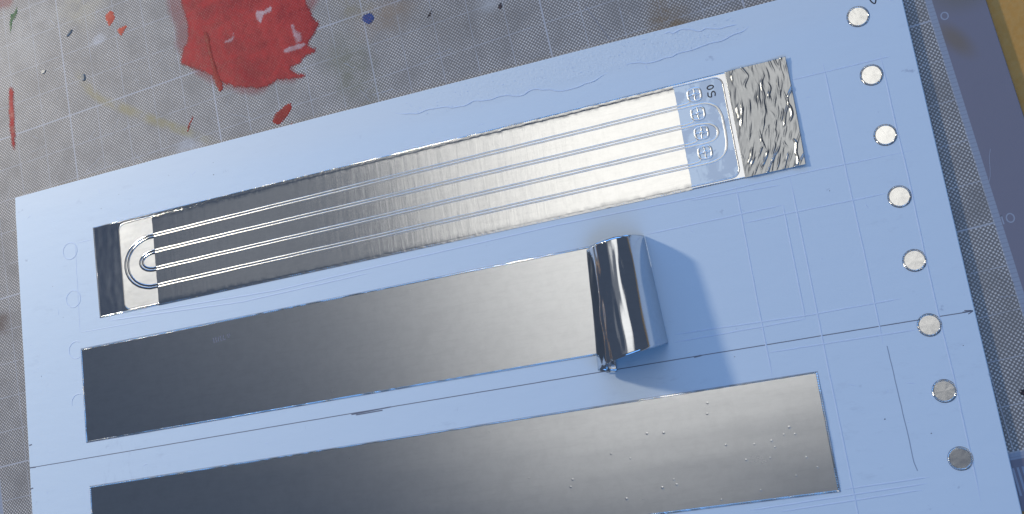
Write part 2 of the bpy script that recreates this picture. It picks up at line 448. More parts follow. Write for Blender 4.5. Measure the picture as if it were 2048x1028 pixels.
RED = [(89.9, 51.3), (89.1, 33.8), (87.9, 21.8), (82.4, 13.9), (81.4, 7.8), (88.5, 2.2), (97.7, -4.6), (101.3, -9.5), (111.1, -15.8), (120.3, -20.6), (132.9, -24.6), (136.3, -23.8), (141.8, -22.8), (149.3, -24.3), (157.7, -26.3), (159.3, -24.4), (153.3, -20.0), (152.2, -17.5), (158.8, -16.5), (159.8, -14.7), (165.8, -13.6), (168.5, -12.9), (168.7, -10.5), (164.7, -7.6), (167.6, -4.0), (171.5, -0.6), (173.8, 3.3), (174.2, 5.4), (171.8, 6.2), (169.6, 11.9), (168.4, 19.3), (168.6, 33.7), (130, 56)]
HALO = [(79.5, 54.9), (79.5, 30.5), (77.4, 19.8), (82.5, 8.4), (87.9, -1.4), (98.2, -11.7), (107.4, -17.8), (119.4, -25.6), (132.3, -28.1), (139.4, -24.8), (155.2, -27.7), (155.6, -7.7), (172.8, 10.6), (178.1, 29.6), (130, 60)]
red = bpy.data.objects.new('paint_patch', None); sc.collection.objects.link(red)
tag(red, 'large ragged patch of dried red paint on the mat', 'paint patch')
link_mesh('thin_smear', paint_cells(HALO, .015, .02, 1.0, 1.0), 'halo', red, True)
link_mesh('paint_film', paint_cells(RED, .05, .10, .71, 1.1), 'red', red, True)
for nm, ol, mt, z in (('scraped_spot', [(148.9, -4.9), (153.6, -4.6), (160.0, -4.8), (163.1, -5.9), (160.1, -8.0), (155.5, -8.3), (150.3, -8.2), (148.2, -6.9)], 'white', .23),
                      ('scraped_spot', [(156.2, 8.4), (158.0, 7.0), (158.9, 3.1), (161.3, 0.6), (161.0, -3.9), (156.9, -3.6), (156.6, 1.5), (155.8, 5.5)], 'white', .22),
                      ('scraped_spot', [(136, 24), (141, 22.5), (146, 24), (145, 20), (140, 19), (137, 15), (135, 19)], 'white', .21),
                      ('scraped_spot', [(112, 12.5), (117, 13), (119, 16), (118.5, 10.5), (113, 10)], 'white', .21),
                      ('thick_ridge', [(99.5, 21), (102.5, 20), (103.3, 6), (105.3, -8), (107, -14.6), (104, -17), (101.6, -9), (101.3, 4)], 'dark_red', .30)):
    link_mesh(nm, paint_cells(ol, .17, z-.16, .4, .6), mt, red, True)
D = [
 ('paint_drop', [(38.1, 57.2), (40.4, 55.4), (41.0, 51.9), (39.2, 49.8), (36.3, 47.4), (35.2, 50.1), (34.2, 53.5), (35.3, 56.2)], 'orange', 'larger upper one of two orange-red leaf-shaped paint drops', .3),
 ('paint_drop', [(48.6, 43.9), (46.3, 41.0), (43.4, 38.7), (41.9, 41.2), (41.5, 43.3), (44.2, 44.4)], 'orange', 'smaller lower one of two orange-red leaf-shaped paint drops', .3),
 ('paint_dab', [(146.9, -37.6), (147.3, -40.5), (145.1, -43.8), (142.2, -45.4), (139.3, -47.5), (135.7, -47.3), (134.1, -45.6), (135.2, -42.9), (138.7, -40.0), (142.2, -38.6)], 'dark_red', 'thick oval dab of dark red paint beside the board edge', .4),
 ('paint_streak', [(-42.7, 31.1), (-38.6, 29.8), (-39.6, 15.9), (-41.0, -0.4), (-42.5, -8.9), (-44.1, -9.5), (-45.6, -5.7), (-45.3, 10.9)], 'red', 'long narrow streak of red paint at the left picture edge', .4),
 ('paint_streak', [(83.8, -26.1), (84.2, -27.8), (81.6, -31.1), (79.6, -34.6), (78.7, -34.0), (80.4, -30.1)], 'dark_red', 'short thin red paint streak below the big red patch', .2),
 ('paint_speck', [(145.3, -49.7), (146.6, -47.9), (145.8, -50.4), (144.8, -50.7)], 'dark_red', 'tiny red paint speck between the oval dab and the board', .1),
 ('paint_smear', [(-48, 104), (-29.7, 95), (-32.2, 84.2), (-39.4, 83.9), (-46.2, 87.0)], 'halo', 'faint red paint smear in the top left corner', .8),
 ('paint_dab', [(-29.1, 83.9), (-29.3, 79.4), (-31.3, 76.6), (-34.0, 74.0), (-35.3, 69.9), (-36.4, 67.5), (-36.7, 71.4), (-35.7, 75.7), (-34.8, 79.5), (-32.4, 80.1)], 'green', 'slim dab of dark green paint on the mat', .5),
 ('paint_dot', [(202.5, -0.9), (204.9, -1.4), (206.1, -3.4), (206.0, -5.8), (204.4, -7.4), (202.2, -7.6), (200.1, -5.6), (199.3, -2.9), (200.6, -1.2)], 'blue', 'round dark blue paint dot on a grid line of the mat', .3),
 ('paint_speck', [(278.4, -20.8), (279.6, -21.8), (279.3, -24.0), (277.7, -24.2), (277.0, -22.4)], 'dark', 'small black paint speck on the mat near the top edge', .2),
 ('paint_speck', [(241.0, -11.3), (238.5, -13.6), (236.8, -15.4), (238.2, -15.2), (240.3, -13.2)], 'dark', 'slanted black fleck on the mat right of the blue dot', .2),
 ('paint_speck', [(469.0, -275.0), (474.5, -274.2), (475.5, -276.4), (471.0, -277.4)], 'dark', 'black speck on the mat right of the board', .4)]
for nm, ol, mt, lb, am in D: paint(nm, ol, mt, lb, amp=am, z1=.16 if mt != 'halo' else .05)
# bits of clear glue on the mat
def glue(label, x, y, pts, h):
    bm = bmesh.new(); plate(bm, rag([(x+a, y+b) for a, b in pts], .3, 4), .01, h, W, h*.45)
    tag(link_mesh('glue_flake', bm, 'glue'), label, 'glue flake')
t = NT('dried_glue'); t.set(color=t.mix(t.noise(t.co, 500, 3), (.16, .16, .15), (.42, .41, .38)), rough=.12, spec=.7); M['glue'] = t.m
glue('small slanted grey glue flake left of the orange drops', 7.2, 52.5, [(-2.2, -1.6), (-.6, -1.2), (2.2, 1.6), (1.2, 1.8), (-1.6, .2)], .7)
glue('dark shiny glue crumb at the top edge by the grid line', 15.8, 84.0, [(-1.4, -1), (1.2, -.9), (1.5, .8), (-.2, 1.5), (-1.5, .9)], .9)
glue('yellowish glue crumb at the start of the yellow trail', 13.2, 21.0, [(-.9, -2.0), (.9, -1.6), (1, 1.2), (-.4, 2.2), (-1.2, .6)], .8)
glue('brown glue crumb left of the yellow trail', -15, 34, [(-1.5, -1), (1, -1.2), (1.6, .6), (0, 1.4), (-1.4, .8)], .5)

# ------------------------------------------------------------------ the white board
BT = 3.0                                              # top of the board above the mat, mm
B = Frame('white_board', 258, 164, 0.06, 'large white foam board with cut lines carrying foil strips and discs', 'board')
bm = bmesh.new()
bo = []
for a, b, n in (((0.4, 0.0), (517, -1.6), 40), ((517, -1.6), (517, 330), 20), ((517, 330), (-0.9, 330), 4), ((-0.9, 330), (0, .7), 30)):
    bo += [(a[0]+(b[0]-a[0])*i/n, a[1]+(b[1]-a[1])*i/n) for i in range(n)]
bo2 = []
for u, v in bo:
    e = .18*nz(u*.06, v*.06, 2.2)
    if v < 3 and u < 516: v += -1.9*math.sin(min(1, u/150)*math.pi/2)*.9 + .012*u*0 + (1.6*u/517)*.9 + e
    elif u < 3: u += e
    bo2.append((u, v))
plate(bm, bo2, 0.06, BT, B.p, .35)
link_mesh('panel', bm, 'board', B.root)
def on_board(name, pts, w, h, mat_name, z=BT, wob=.0, step=3.0, flat=False, F=None):
    F = F or B
    pts = dense(pts, step)
    if wob: pts = [(u+wob*nz(u*.2, v*.2, 3.1), v+wob*nz(u*.2, v*.2, 8.4)) for u, v in pts]
    bm = bmesh.new()
    prof = flat_prof(w, z+.002, z+h) if flat else taper_prof(w, h, z+.002, 4)
    sweep(bm, pts, prof, F.p)
    return link_mesh(name, bm, mat_name, F.root, not flat)
CREASES = [[(459.9, 39.7), (506.1, 39.4)], [(476.1, 35.0), (476.2, 69.0), (476.1, 91.2), (476.3, 127.6), (476.2, 151.0), (476.0, 171.7)],
 [(502.1, 36.7), (501.9, 75.0), (502.3, 97.0), (501.8, 135.7), (501.8, 163.8), (502.3, 188.2), (501.9, 245.6)],
 [(450.6, 85.6), (450.6, 125.6), (450.3, 179.2), (450.4, 201.1), (450.3, 300)], [(425.1, 84.9), (424.7, 145.4), (424.9, 178.1)],
 [(378.5, 100.2), (444.9, 99.3)], [(444.9, 99.3), (444.7, 154.5)], [(444.7, 154.5), (382.5, 155)], [(488.1, 152.7), (445.2, 153.0), (395.7, 151.5), (383.3, 151.3)],
 [(424.8, 104.2), (449.7, 103.7), (491.0, 103.5)], [(74.6, 86.6), (170.9, 90.0), (250, 88), (333.7, 86.4), (407.2, 87.0), (455.5, 85.9), (507.2, 86.1)],
 [(446.7, 233.3), (483.3, 232.6)], [(481.7, 235.2), (403.5, 237.4)], [(479.1, 237.7), (416.8, 239.6)], [(41.9, 37.3), (54.8, 37.1)], [(41.9, 37.3), (41.1, 90.9)], [(41.1, 90.9), (89.4, 92.0)],
 [(425.0, 167.1), (491.5, 167.7)], [(402.2, 87.9), (445.4, 89.4)], [(60, 87.5), (75, 88.2), (150, 92.5), (230, 91)]]
for i, c in enumerate(CREASES):
    on_board('crease', c, .8 if i not in (14, 15, 16) else .5, .10 if i not in (14, 15, 16) else .07, 'crease', wob=.12)
on_board('dark_crack', [(477.5, 172.9), (478.0, 197.6), (478.3, 225.5), (479.0, 229.3)], .38, .03, 'faint', flat=True, wob=.2)
on_board('pencil_line', [(-0.4, 163.9), (207.3, 163.3), (393.5, 163.3), (516.0, 163.6)], .42, .03, 'graphite', flat=True, wob=.06)
for s in ([(208.1, 163.9), (219.0, 163.6), (231.1, 163.2)], [(210.7, 164.5), (226.1, 164.3)]): on_board('pencil_smudge', s, .6, .034, 'graphite', flat=True, wob=.1)
for s in ([(390.6, 163.6), (394.2, 163.3)], [(0.2, 151.0), (2.3, 150.7)], [(-0.4, 176.0), (1.4, 175.7)], [(-0.4, 163.9), (4.2, 164.0)]): on_board('pencil_tick', s, .7, .036, 'graphite', flat=True)
for s in ([(511.8, 163.4), (516.2, 163.4)], [(514.0, 164.6), (516.2, 163.6)], [(512.7, 162.8), (515.6, 163.3)]): on_board('pencil_arrow', s, .42, .038, 'graphite', flat=True)
on_board('pen_mark', catmull([(502.8, 7.3), (503.1, 10.2), (504.2, 11.9), (505.1, 11.7), (506.1, 8.2)], 6), .62, .036, 'ink', flat=True, step=.5)
WAVY = [[(254.8, 6.2), (261.8, 9.3), (268.8, 10.0), (275.6, 9.3), (281.6, 9.8), (287.7, 11.9), (293.4, 12.2), (297.8, 11.6), (302.1, 11.5), (306.7, 12.4), (310.7, 12.5), (314.7, 11.8), (318.3, 12.1), (322.7, 14.1), (326.5, 14.5), (331.1, 13.4), (335.3, 13.1), (343.1, 15.8), (350.5, 16.9), (357.7, 17.0), (363.4, 16.3), (368.7, 14.9), (373.9, 13.8)],
 [(382.3, 12.4), (385.5, 11.9), (389.6, 12.6), (393.8, 13.5), (397.6, 14.0), (404.1, 13.4), (409.8, 12.8), (414.4, 12.9), (420.9, 11.7), (429.0, 12.2), (434.7, 11.1), (438.8, 10.1), (442.4, 9.7), (445.6, 7.9)],
 [(404.4, 0.6), (407.0, 0.6), (409.3, 1.9), (412.8, 0.9), (415.4, 0.8), (417.9, 1.8), (422.3, 3.7), (425.4, 3.5), (428.5, 4.3), (432.1, 5.0), (434.8, 5.2), (440.2, 5.4)]]
for c in WAVY: on_board('peeled_edge', catmull(c, 3), .8, .22, 'crease', wob=.8, step=.7)
bm = bmesh.new()                                     # crumbs of skin left on the peeled zone
for k in range(150):
    u = random.uniform(262, 445); v = random.uniform(0.2, 13.0)
    r = random.uniform(.12, .42); a = random.random()*6
    c = [(u+r*math.cos(a+i*1.05)*(1+.5*random.random()), v+r*.6*math.sin(a+i*1.05)) for i in range(6)]
    plate(bm, c, BT+.001, BT+.05+r*.2, B.p, .04)
tag(link_mesh('peeled_crumbs', bm, 'crease', B.root), kind='stuff')
for (u, v), a0, a1 in (((38.0, 41.1), 0, 360), ((38.1, 70.3), 0, 360), ((37.6, 100.7), 60, 300), ((37.1, 131.4), 170, 290)):
    pts = ell(u, v, 5, 5, 40, a0, a1)
    bm = bmesh.new(); sweep(bm, pts, ridge_prof(.6, .14, BT+.002, 4), B.p); link_mesh('punched_outline', bm, 'crease', B.root, True)
bm = bmesh.new()                                     # scuffs and dents all over the board
for k in range(130):
    u = random.uniform(3, 514); v = random.uniform(1, 300); a = random.gauss(.0, .5)+(math.pi/2 if random.random() < .3 else 0); l = random.uniform(.8, 5.0)
    pts = [(u+l*q*math.cos(a)+.3*nz(k, q*2, 1), v+l*q*math.sin(a)+.3*nz(k, q*2, 5)) for q in (0, .25, .5, .75, 1)]
    if not (2 < pts[-1][0] < 515): continue
    if any(x0-2 < p[0] < x1+2 and y0-2 < p[1] < y1+2 for p in pts for x0, y0, x1, y1 in ((54, 27, 461, 86), (39, 99, 382, 167), (39, 178, 446, 240), (490, 0, 503, 233))): continue
    sweep(bm, pts, taper_prof(random.uniform(.3, .6), random.uniform(.04, .10), BT+.002, 4, .4), B.p)
tag(link_mesh('scuffs', bm, 'crease', B.root, True), kind='stuff')
bm = bmesh.new()                                     # tiny dark specks of dirt
for u, v, r in ((139.5, 16.2, .33), (300, 33, .2), (393, 70, .2), (140, 9, .2), (409.5, 166.5, .25), (488, 214, .3), (470, 205, .35), (24, 60, .22), (30, 80, .2), (62, 20, .25), (75, 14, .2), (110, 10, .2), (12, 112, .25), (499, 260, .4), (509, 178, .22), (455, 60, .2), (467, 97, .25)):
    plate(bm, ell(u, v, r, r*.7, 7)[:-1], BT+.002, BT+.05, B.p, .02)
tag(link_mesh('dirt_specks', bm, 'ink', B.root), kind='stuff')

# ------------------------------------------------------------------ foil tape pieces
def crimp_sheet(bm, corners, z, F, pitch=.85, band=.75, amp=.16, cut=.22, zf=None, edges=(1, 1, 1, 1), nu=60, nv=10, lo=None):
    """thin sheet on the board between four (u, v) corners TL, TR, BR, BL, with finely crimped cut edges"""
    TL, TR, BR, BL = corners
    def P(s, t):
        a = (TL[0]+(TR[0]-TL[0])*s, TL[1]+(TR[1]-TL[1])*s); b = (BL[0]+(BR[0]-BL[0])*s, BL[1]+(BR[1]-BL[1])*s)
        return (a[0]+(b[0]-a[0])*t, a[1]+(b[1]-a[1])*t)
    zf = zf or (lambda u, v: 0.0)
    Lu = math.hypot(TR[0]-TL[0], TR[1]-TL[1]); Lv = math.hypot(BL[0]-TL[0], BL[1]-TL[1])
    sb, tb = band/Lu, band/Lv
    g = [[None]*(nv+1) for _ in range(nu+1)]
    for i in range(nu+1):
        for j in range(nv+1):
            s = sb + (1-2*sb)*i/nu if True else i/nu; t = tb + (1-2*tb)*j/nv
            u, v = P(s, t); g[i][j] = bm.verts.new(F.p(u, v, z+zf(u, v)))
    for i in range(nu):
        for j in range(nv): bm.faces.new((g[i][j], g[i+1][j], g[i+1][j+1], g[i][j+1]))
    return P, sb, tb
def crimp_edge(F, corners, P, sb, tb, z, pitch, amp, cut, zf, name, mat_name, sides, parent):
    bm = bmesh.new()
    TL, TR, BR, BL = corners
    Lu = math.hypot(TR[0]-TL[0], TR[1]-TL[1]); Lv = math.hypot(BL[0]-TL[0], BL[1]-TL[1])
    for side in sides:
        L = Lu if side in 'tb' else Lv; n = int(L/pitch)*2; rows = []
        for k in range(n+1):
            q = k/n; up = k % 2
            am = amp*(.55+.9*abs(nz(q*L*.11, ord(side), .3)))*(1 if up else -.15)
            ct = cut*(1 if up else .1)*(.6+.8*abs(nz(q*L*.3, 5.0, ord(side))))
            if side == 't': i_, o_, d = (sb+(1-2*sb)*q, tb), (q, 0), (0, -1)
            if side == 'b': i_, o_, d = (sb+(1-2*sb)*q, 1-tb), (q, 1), (0, 1)
            if side == 'l': i_, o_, d = (sb, tb+(1-2*tb)*q), (0, q), (-1, 0)
            if side == 'r': i_, o_, d = (1-sb, tb+(1-2*tb)*q), (1, q), (1, 0)
            ui, vi = P(*i_); uo, vo = P(*o_); uo += d[0]*(ct-cut*.5); vo += d[1]*(ct-cut*.5)
            um, vm = (ui+uo)/2, (vi+vo)/2
            zz = zf(ui, vi)
            rows.append([bm.verts.new(F.p(ui, vi, z+zz)), bm.verts.new(F.p(um, vm, z+zz+am)), bm.verts.new(F.p(uo, vo, z+zz+am*.3-.03)), bm.verts.new(F.p(uo, vo, BT+.004 if zz < .3 else z+zz-.08))])
        for a, b in zip(rows[:-1], rows[1:]):
            for j in range(3): bm.faces.new((a[j], b[j], b[j+1], a[j+1]))
    return link_mesh(name, bm, mat_name, parent)

def contact_shade(F, pts, wd=.20):  # thin dark ribbon painting contact shade along a strip's edges
    bm = bmesh.new()
    for a, b in zip(pts[:-1], pts[1:]): sweep(bm, [(u+.06*nz(u*.5, v*.5, 1), v+.06*nz(u*.5, v*.5, 4)) for u, v in dense([a, b], 2.0)], flat_prof(wd, BT+.003, BT+.03), F.p)
    link_mesh('contact_shade_edge', bm, 'faint', F.root)
# bottom strip -----------------------------------------------------
F3 = Frame('foil_tape', 243, 207, BT, 'plain flat satin foil strip, lowest of the three, cut by the picture bottom', 'foil strip')
def z3(u, v):
    q = (v-179.7)/54.4
    return .30*math.sin(math.pi*max(0, min(1, q)))*(.3+.7*min(1, max(0, (u-150)/250))) + .03*nz(u*.03, v*.06, 1.0) + .035*nz(u*.012, v*.11, 6.0)
C3 = [(40.7, 179.9), (445.1, 179.5), (444.6, 234.0), (40.2, 234.4)]
bm = bmesh.new(); P, sb, tb = crimp_sheet(bm, C3, BT+.14, F3, zf=z3, nu=160, nv=24); link_mesh('tape', bm, 'satin', F3.root, True)
crimp_edge(F3, C3, P, sb, tb, BT+.14, 1.15, .50, .40, z3, 'crimped_edge', 'edge', 'tblr', F3.root)
bm = bmesh.new()                                     # pimples where the tape lies on grit
for u, v in ((320.5, 216), (322, 212.6), (343, 203), (352, 206.5), (362, 196), (370, 196.8), (365, 222), (372, 221.5), (371, 219), (392, 191), (393, 186), (398, 206.5), (406, 214.5), (411, 208), (419, 207.5), (420, 210.5), (417, 215), (410, 229), (425, 205.5), (428, 202.5), (430, 206), (433, 217), (437, 222), (427, 224.5), (391.5, 231), (300, 209), (285, 222), (347, 225)):
    r = random.uniform(.45, .8); h = r*.14
    ring0 = [bm.verts.new(F3.p(u+r*math.cos(a*math.pi/4), v+r*math.sin(a*math.pi/4), BT+.13+z3(u, v))) for a in range(8)]
    ring1 = [bm.verts.new(F3.p(u+r*.5*math.cos(a*math.pi/4), v+r*.5*math.sin(a*math.pi/4), BT+.13+z3(u, v)+h*.75)) for a in range(8)]
    tp = bm.verts.new(F3.p(u, v, BT+.13+z3(u, v)+h))
    for a in range(8):
        bm.faces.new((ring0[a-1], ring0[a], ring1[a], ring1[a-1])); bm.faces.new((ring1[a-1], ring1[a], tp))
tag(link_mesh('pimples', bm, 'satin', F3.root, True), kind='stuff')

contact_shade(F3, [(40.5, 234.6), (40.5, 179.7), (445.3, 179.3), (444.9, 234.2), (40.5, 234.6)])
# middle strip with its peeled, curled end ------------------------------
F2 = Frame('foil_tape', 210, 128, BT, 'middle satin foil strip with its right end peeled up into a curl', 'foil strip')
def z2(u, v): return .015*nz(u*.03, v*.05, 11.0) + .015*nz(u*.012, v*.08, 16.0) + .05*math.sin(math.pi*(v-100.7)/54)
C2 = [(41.0, 100.7), (376.6, 100.6), (379.0, 154.6), (40.4, 154.9)]
bm = bmesh.new(); P, sb, tb = crimp_sheet(bm, C2, BT+.14, F2, zf=z2, nu=140, nv=20); link_mesh('tape', bm, 'satin', F2.root, True)
crimp_edge(F2, C2, P, sb, tb, BT+.14, 1.15, .42, .36, z2, 'crimped_edge', 'edge', 'tbl', F2.root)
for k, st in enumerate(([(129.6, 109.2), (130.0, 112.4)], [(131.2, 109.0), (131.4, 112.2)], [(133.0, 109.4), (132.6, 112.0)], [(134.2, 108.8), (134.6, 112.0)], [(136.2, 108.8), (136.0, 111.6), (137.6, 111.4)], [(138.6, 108.8), (139.4, 111.2), (140.2, 108.6)])):
    on_board('faded_writing', st, .7, .03, 'graphite', BT+.19, flat=True, F=F2)
contact_shade(F2, [(376.6, 100.4), (40.8, 100.5), (40.2, 155.1), (379.4, 154.8)])
PROF = [(0, .1), (.35, 2.2), (1.3, 6.5), (3.0, 11.5), (5.4, 16.0), (8.8, 19.4), (13.0, 20.7), (17.8, 19.8), (22.4, 17.2), (26.6, 13.4), (29.8, 8.8), (30.9, 5.2), (29.8, 2.9), (27.0, 1.7), (23.8, 1.4)]
prof = catmull(PROF, 6)
arc = [0]
for a, b in zip(prof[:-1], prof[1:]): arc.append(arc[-1]+math.hypot(b[0]-a[0], b[1]-a[1]))
bm = bmesh.new(); NW = 48; rows = []
for k, (a, z) in enumerate(prof):
    row = []
    for j in range(NW+1):
        t = j/NW
        u0 = 377.0+(379.6-377.0)*t; v0 = 100.6+(154.6-100.6)*t
        s = arc[k]/arc[-1]
        sc_ = .93+.20*t                                # the roll widens towards the near end: a cone
        wv = 1+.012*nz(a*.5, t*4, 2.0)
        u = u0-a*sc_*wv + .02*nz(a*.35, t*4, 5.0); zz = BT+.14+z*sc_*wv + .018*nz(a*.9, t*3, 9.0)*min(1, z/4)
        v = v0 + arc[k]*(.055+.105*t*t) + .35*s*nz(arc[k]*.25, t*2, 1.0)*(1 if j in (0, NW) else 0)
        row.append(bm.verts.new(F2.p(u, v, zz)))
    rows.append(row)
for r, q in zip(rows[:-1], rows[1:]):
    for j in range(NW): bm.faces.new((r[j], r[j+1], q[j+1], q[j]))
o = link_mesh('curled_end', bm, 'mirror', F2.root, True)
md = o.modifiers.new('thickness', 'SOLIDIFY'); md.thickness = .00009; md.offset = 0
bm = bmesh.new()                                     # crumpled corner hanging off the curl
cpts = [(347.8, 161.6, 3.2), (349.0, 161.6, 3.3), (349.9, 163.0, 2.0), (349.2, 164.3, .9), (347.4, 164.2, .5), (346.8, 163.0, 1.4), (348.2, 163.0, 2.6)]
cv = [bm.verts.new(F2.p(u, v, BT+z)) for u, v, z in cpts]
for i in range(6): bm.faces.new((cv[i], cv[(i+1) % 6], cv[6]))
o = link_mesh('crumpled_corner', bm, 'tab', F2.root)
md = o.modifiers.new('thickness', 'SOLIDIFY'); md.thickness = .0001; md.offset = 0

# upper strip: sealed foil panel with wire loops ---------------------------
F1 = Frame('sealed_foil_strip', 257, 57, BT, 'long sealed foil strip with raised wire loops and four pads, topmost strip', 'foil strip')
def skew(u): return -2.45*(u-55.5)/404.0             # the panel lies slightly askew on the board
Z1 = BT+.14
bm = bmesh.new()
CB = [(69, 30.15), (433, 27.9), (433, 82.6), (69, 84.7)]
P, sb, tb = crimp_sheet(bm, CB, Z1, F1, nu=120, nv=6); link_mesh('backing_foil', bm, 'shiny', F1.root, True)
crimp_edge(F1, CB, P, sb, tb, Z1, 1.2, .22, .2, lambda u, v: 0.0, 'crimped_edge', 'edge', 'tb', F1.root)
bm = bmesh.new()
CL = [(55.3, 30.25), (72.6, 30.18), (72.6, 84.72), (55.7, 84.85)]
zl = lambda u, v: .03*nz(u*.3, v*.15, 3.0)+.05
P, sb, tb = crimp_sheet(bm, CL, Z1, F1, nu=30, nv=60, zf=zl); link_mesh('end_tab', bm, 'shiny', F1.root, True)
crimp_edge(F1, CL, P, sb, tb, Z1, 1.1, .16, .2, zl, 'crimped_edge', 'shiny', 'tbl', F1.root)
# crinkled right tab, lifting off the board
bm = bmesh.new(); NU, NV = 190, 200; g = []
def ztab(s, t):
    u = 430+30*s; v = 27.8+54.8*t
    bow = .9*min(1, s/.16)*(1-.95*s)*(1-.25*t)
    lift = .9*max(0, s-.7)*3.0*(.3+.7*t) + 2.2*max(0, s-.66)*max(0, .22-t)*5 + 1.2*max(0, s-.75)*max(0, t-.85)*5
    # sharp slanting creases: narrow ridges of varied length on an otherwise smooth sheet
    r = 0.0
    for per, am, sd, sl in ((2.6, .24, 1.0, .34), (1.5, .12, 6.0, .24), (5.3, .34, 11.0, .10)):
        ph = (u-430) + (v-55)*sl*(.3+1.1*t) + 1.3*nz(u*.11, v*.07, sd)
        q = ph/per; k = math.floor(q); f = q-k
        off = .5+.8*nz(k*7.3, v*.13, sd+3)
        on = max(0, nz(k*3.7, v*.11+k*1.9, sd+8)+.06)*2.6*(.45+.75*t)
        e = (f-off)*per; x = 1+e/1.15 if e < 0 else 1-e/.75
        x = max(0, min(1, x)); r += am*1.1*min(1, on)*x*x*(3-2*x)
    return bow + lift + r*min(1, s*9)*1.0 + .02*nz(u*.7, v*.4, 4.4)
for i in range(NU+1):
    row = []
    for j in range(NV+1):
        s, t = i/NU, j/NV
        u = 430.2+(459.7+(-.9*t+.3*math.sin(t*3.1))-430.2)*s; v = 27.9-.2*s+54.7*t
        if j in (0, NV): v += .14*(1 if i % 2 else -1)
        if i == NU: u += .12*(1 if j % 2 else -1)
        row.append(bm.verts.new(F1.p(u, v, Z1+.06+ztab(s, t))))
    g.append(row)
for i in range(NU):
    for j in range(NV): bm.faces.new((g[i][j], g[i+1][j], g[i+1][j+1], g[i][j+1]))
o = link_mesh('end_tab', bm, 'tab', F1.root, True) if 'tab' in M else link_mesh('end_tab', bm, 'shiny', F1.root, True)
o['label'] = 'crinkled bright foil tab'
md = o.modifiers.new('thickness', 'SOLIDIFY'); md.thickness = .00008; md.offset = 0
# raised tray: dull left end, brushed cover, filmed right end
ZT = BT+.42
def shear(pts): return [(u, v+skew(u)) for u, v in pts]
def half_round(u0, u1, v0, v1, r, left):
    o = []
    if left:
        o = [(u1, v0), (u1, v1)] + [(u0+r-r*math.sin(math.radians(a)), v1-r+r*math.cos(math.radians(a))) for a in range(0, 91, 15)] + [(u0+r-r*math.cos(math.radians(a)), v0+r-r*math.sin(math.radians(a))) for a in range(0, 91, 15)]
    else:
        o = [(u0, v1), (u0, v0)] + [(u1-r+r*math.sin(math.radians(a)), v0+r-r*math.cos(math.radians(a))) for a in range(0, 91, 15)] + [(u1-r+r*math.cos(math.radians(a)), v1-r+r*math.sin(math.radians(a))) for a in range(0, 91, 15)]
    return o
bm = bmesh.new(); plate(bm, shear(half_round(73.4, 97.2, 32.5, 83.5, 4.2, True)), Z1-.02, ZT-.06, F1.p, .35); link_mesh('end_plate', bm, 'endplate', F1.root)
bm = bmesh.new(); plate(bm, shear(half_round(403.6, 428.2, 31.9, 83.3, 4.2, False)), Z1-.02, ZT-.06, F1.p, .35); o = link_mesh('end_film', bm, 'film', F1.root); o['label'] = 'bluish film over the pad end'
bm = bmesh.new()
rimpts = shear([(97, 32.2)] + [(77.6-4.2*math.sin(math.radians(a)), 36.4-4.2*math.cos(math.radians(a))) for a in range(0, 91, 15)] + [(77.6-4.2*math.cos(math.radians(a)), 79.6+4.2*math.sin(math.radians(a))) for a in range(0, 91, 15)] + [(97, 83.8)])
sweep(bm, rimpts, ridge_prof(.7, .22, ZT-.10, 4), F1.p); link_mesh('tray_rim', bm, 'edge', F1.root, True)
bm = bmesh.new()
rimpts = shear([(404, 31.6)] + [(424+4.2*math.sin(math.radians(a)), 36-4.2*math.cos(math.radians(a))) for a in range(0, 91, 15)] + [(424+4.2*math.cos(math.radians(a)), 79.2+4.2*math.sin(math.radians(a))) for a in range(0, 91, 15)] + [(404, 83.4)])
sweep(bm, rimpts, ridge_prof(.7, .22, ZT-.10, 4), F1.p); link_mesh('tray_rim', bm, 'edge', F1.root, True)
# cover foil draped over the tray: cross-section with a lip on both long sides
bm = bmesh.new(); NS = 300; rows = []
VS = [(30.75, .05), (31.3, .10), (32.0, .13), (32.5, .22), (32.9, .28)] + [(33.0+50.0*i/24, .28) for i in range(1, 24)] + [(83.2, .28), (83.6, .22), (84.1, .13), (84.6, .10), (85.0, .05)]
for i in range(NS+1):
    u = 96.4+308.0*i/NS; row = []
    for j, (v, z) in enumerate(VS):
        edge = j < 4 or j > len(VS)-5
        jit = (.10*nz(u*.8, v*2, 2.0)+.07*nz(u*2.1, v*3, 6.0)) if edge and 0 < j < len(VS)-1 else .012*nz(u*.55, v*.06, 3.0)+.010*nz(u*.12, v*.1, 8.0)
        ue = u + (.35*nz(v*.5, 1, 1) if i in (0, NS) else 0)
        row.append(bm.verts.new(F1.p(ue, v+skew(u), Z1+z+jit)))
    rows.append(row)
for r, q in zip(rows[:-1], rows[1:]):
    for j in range(len(VS)-1): bm.faces.new((r[j], r[j+1], q[j+1], q[j]))
link_mesh('cover_foil', bm, 'cover', F1.root, True)
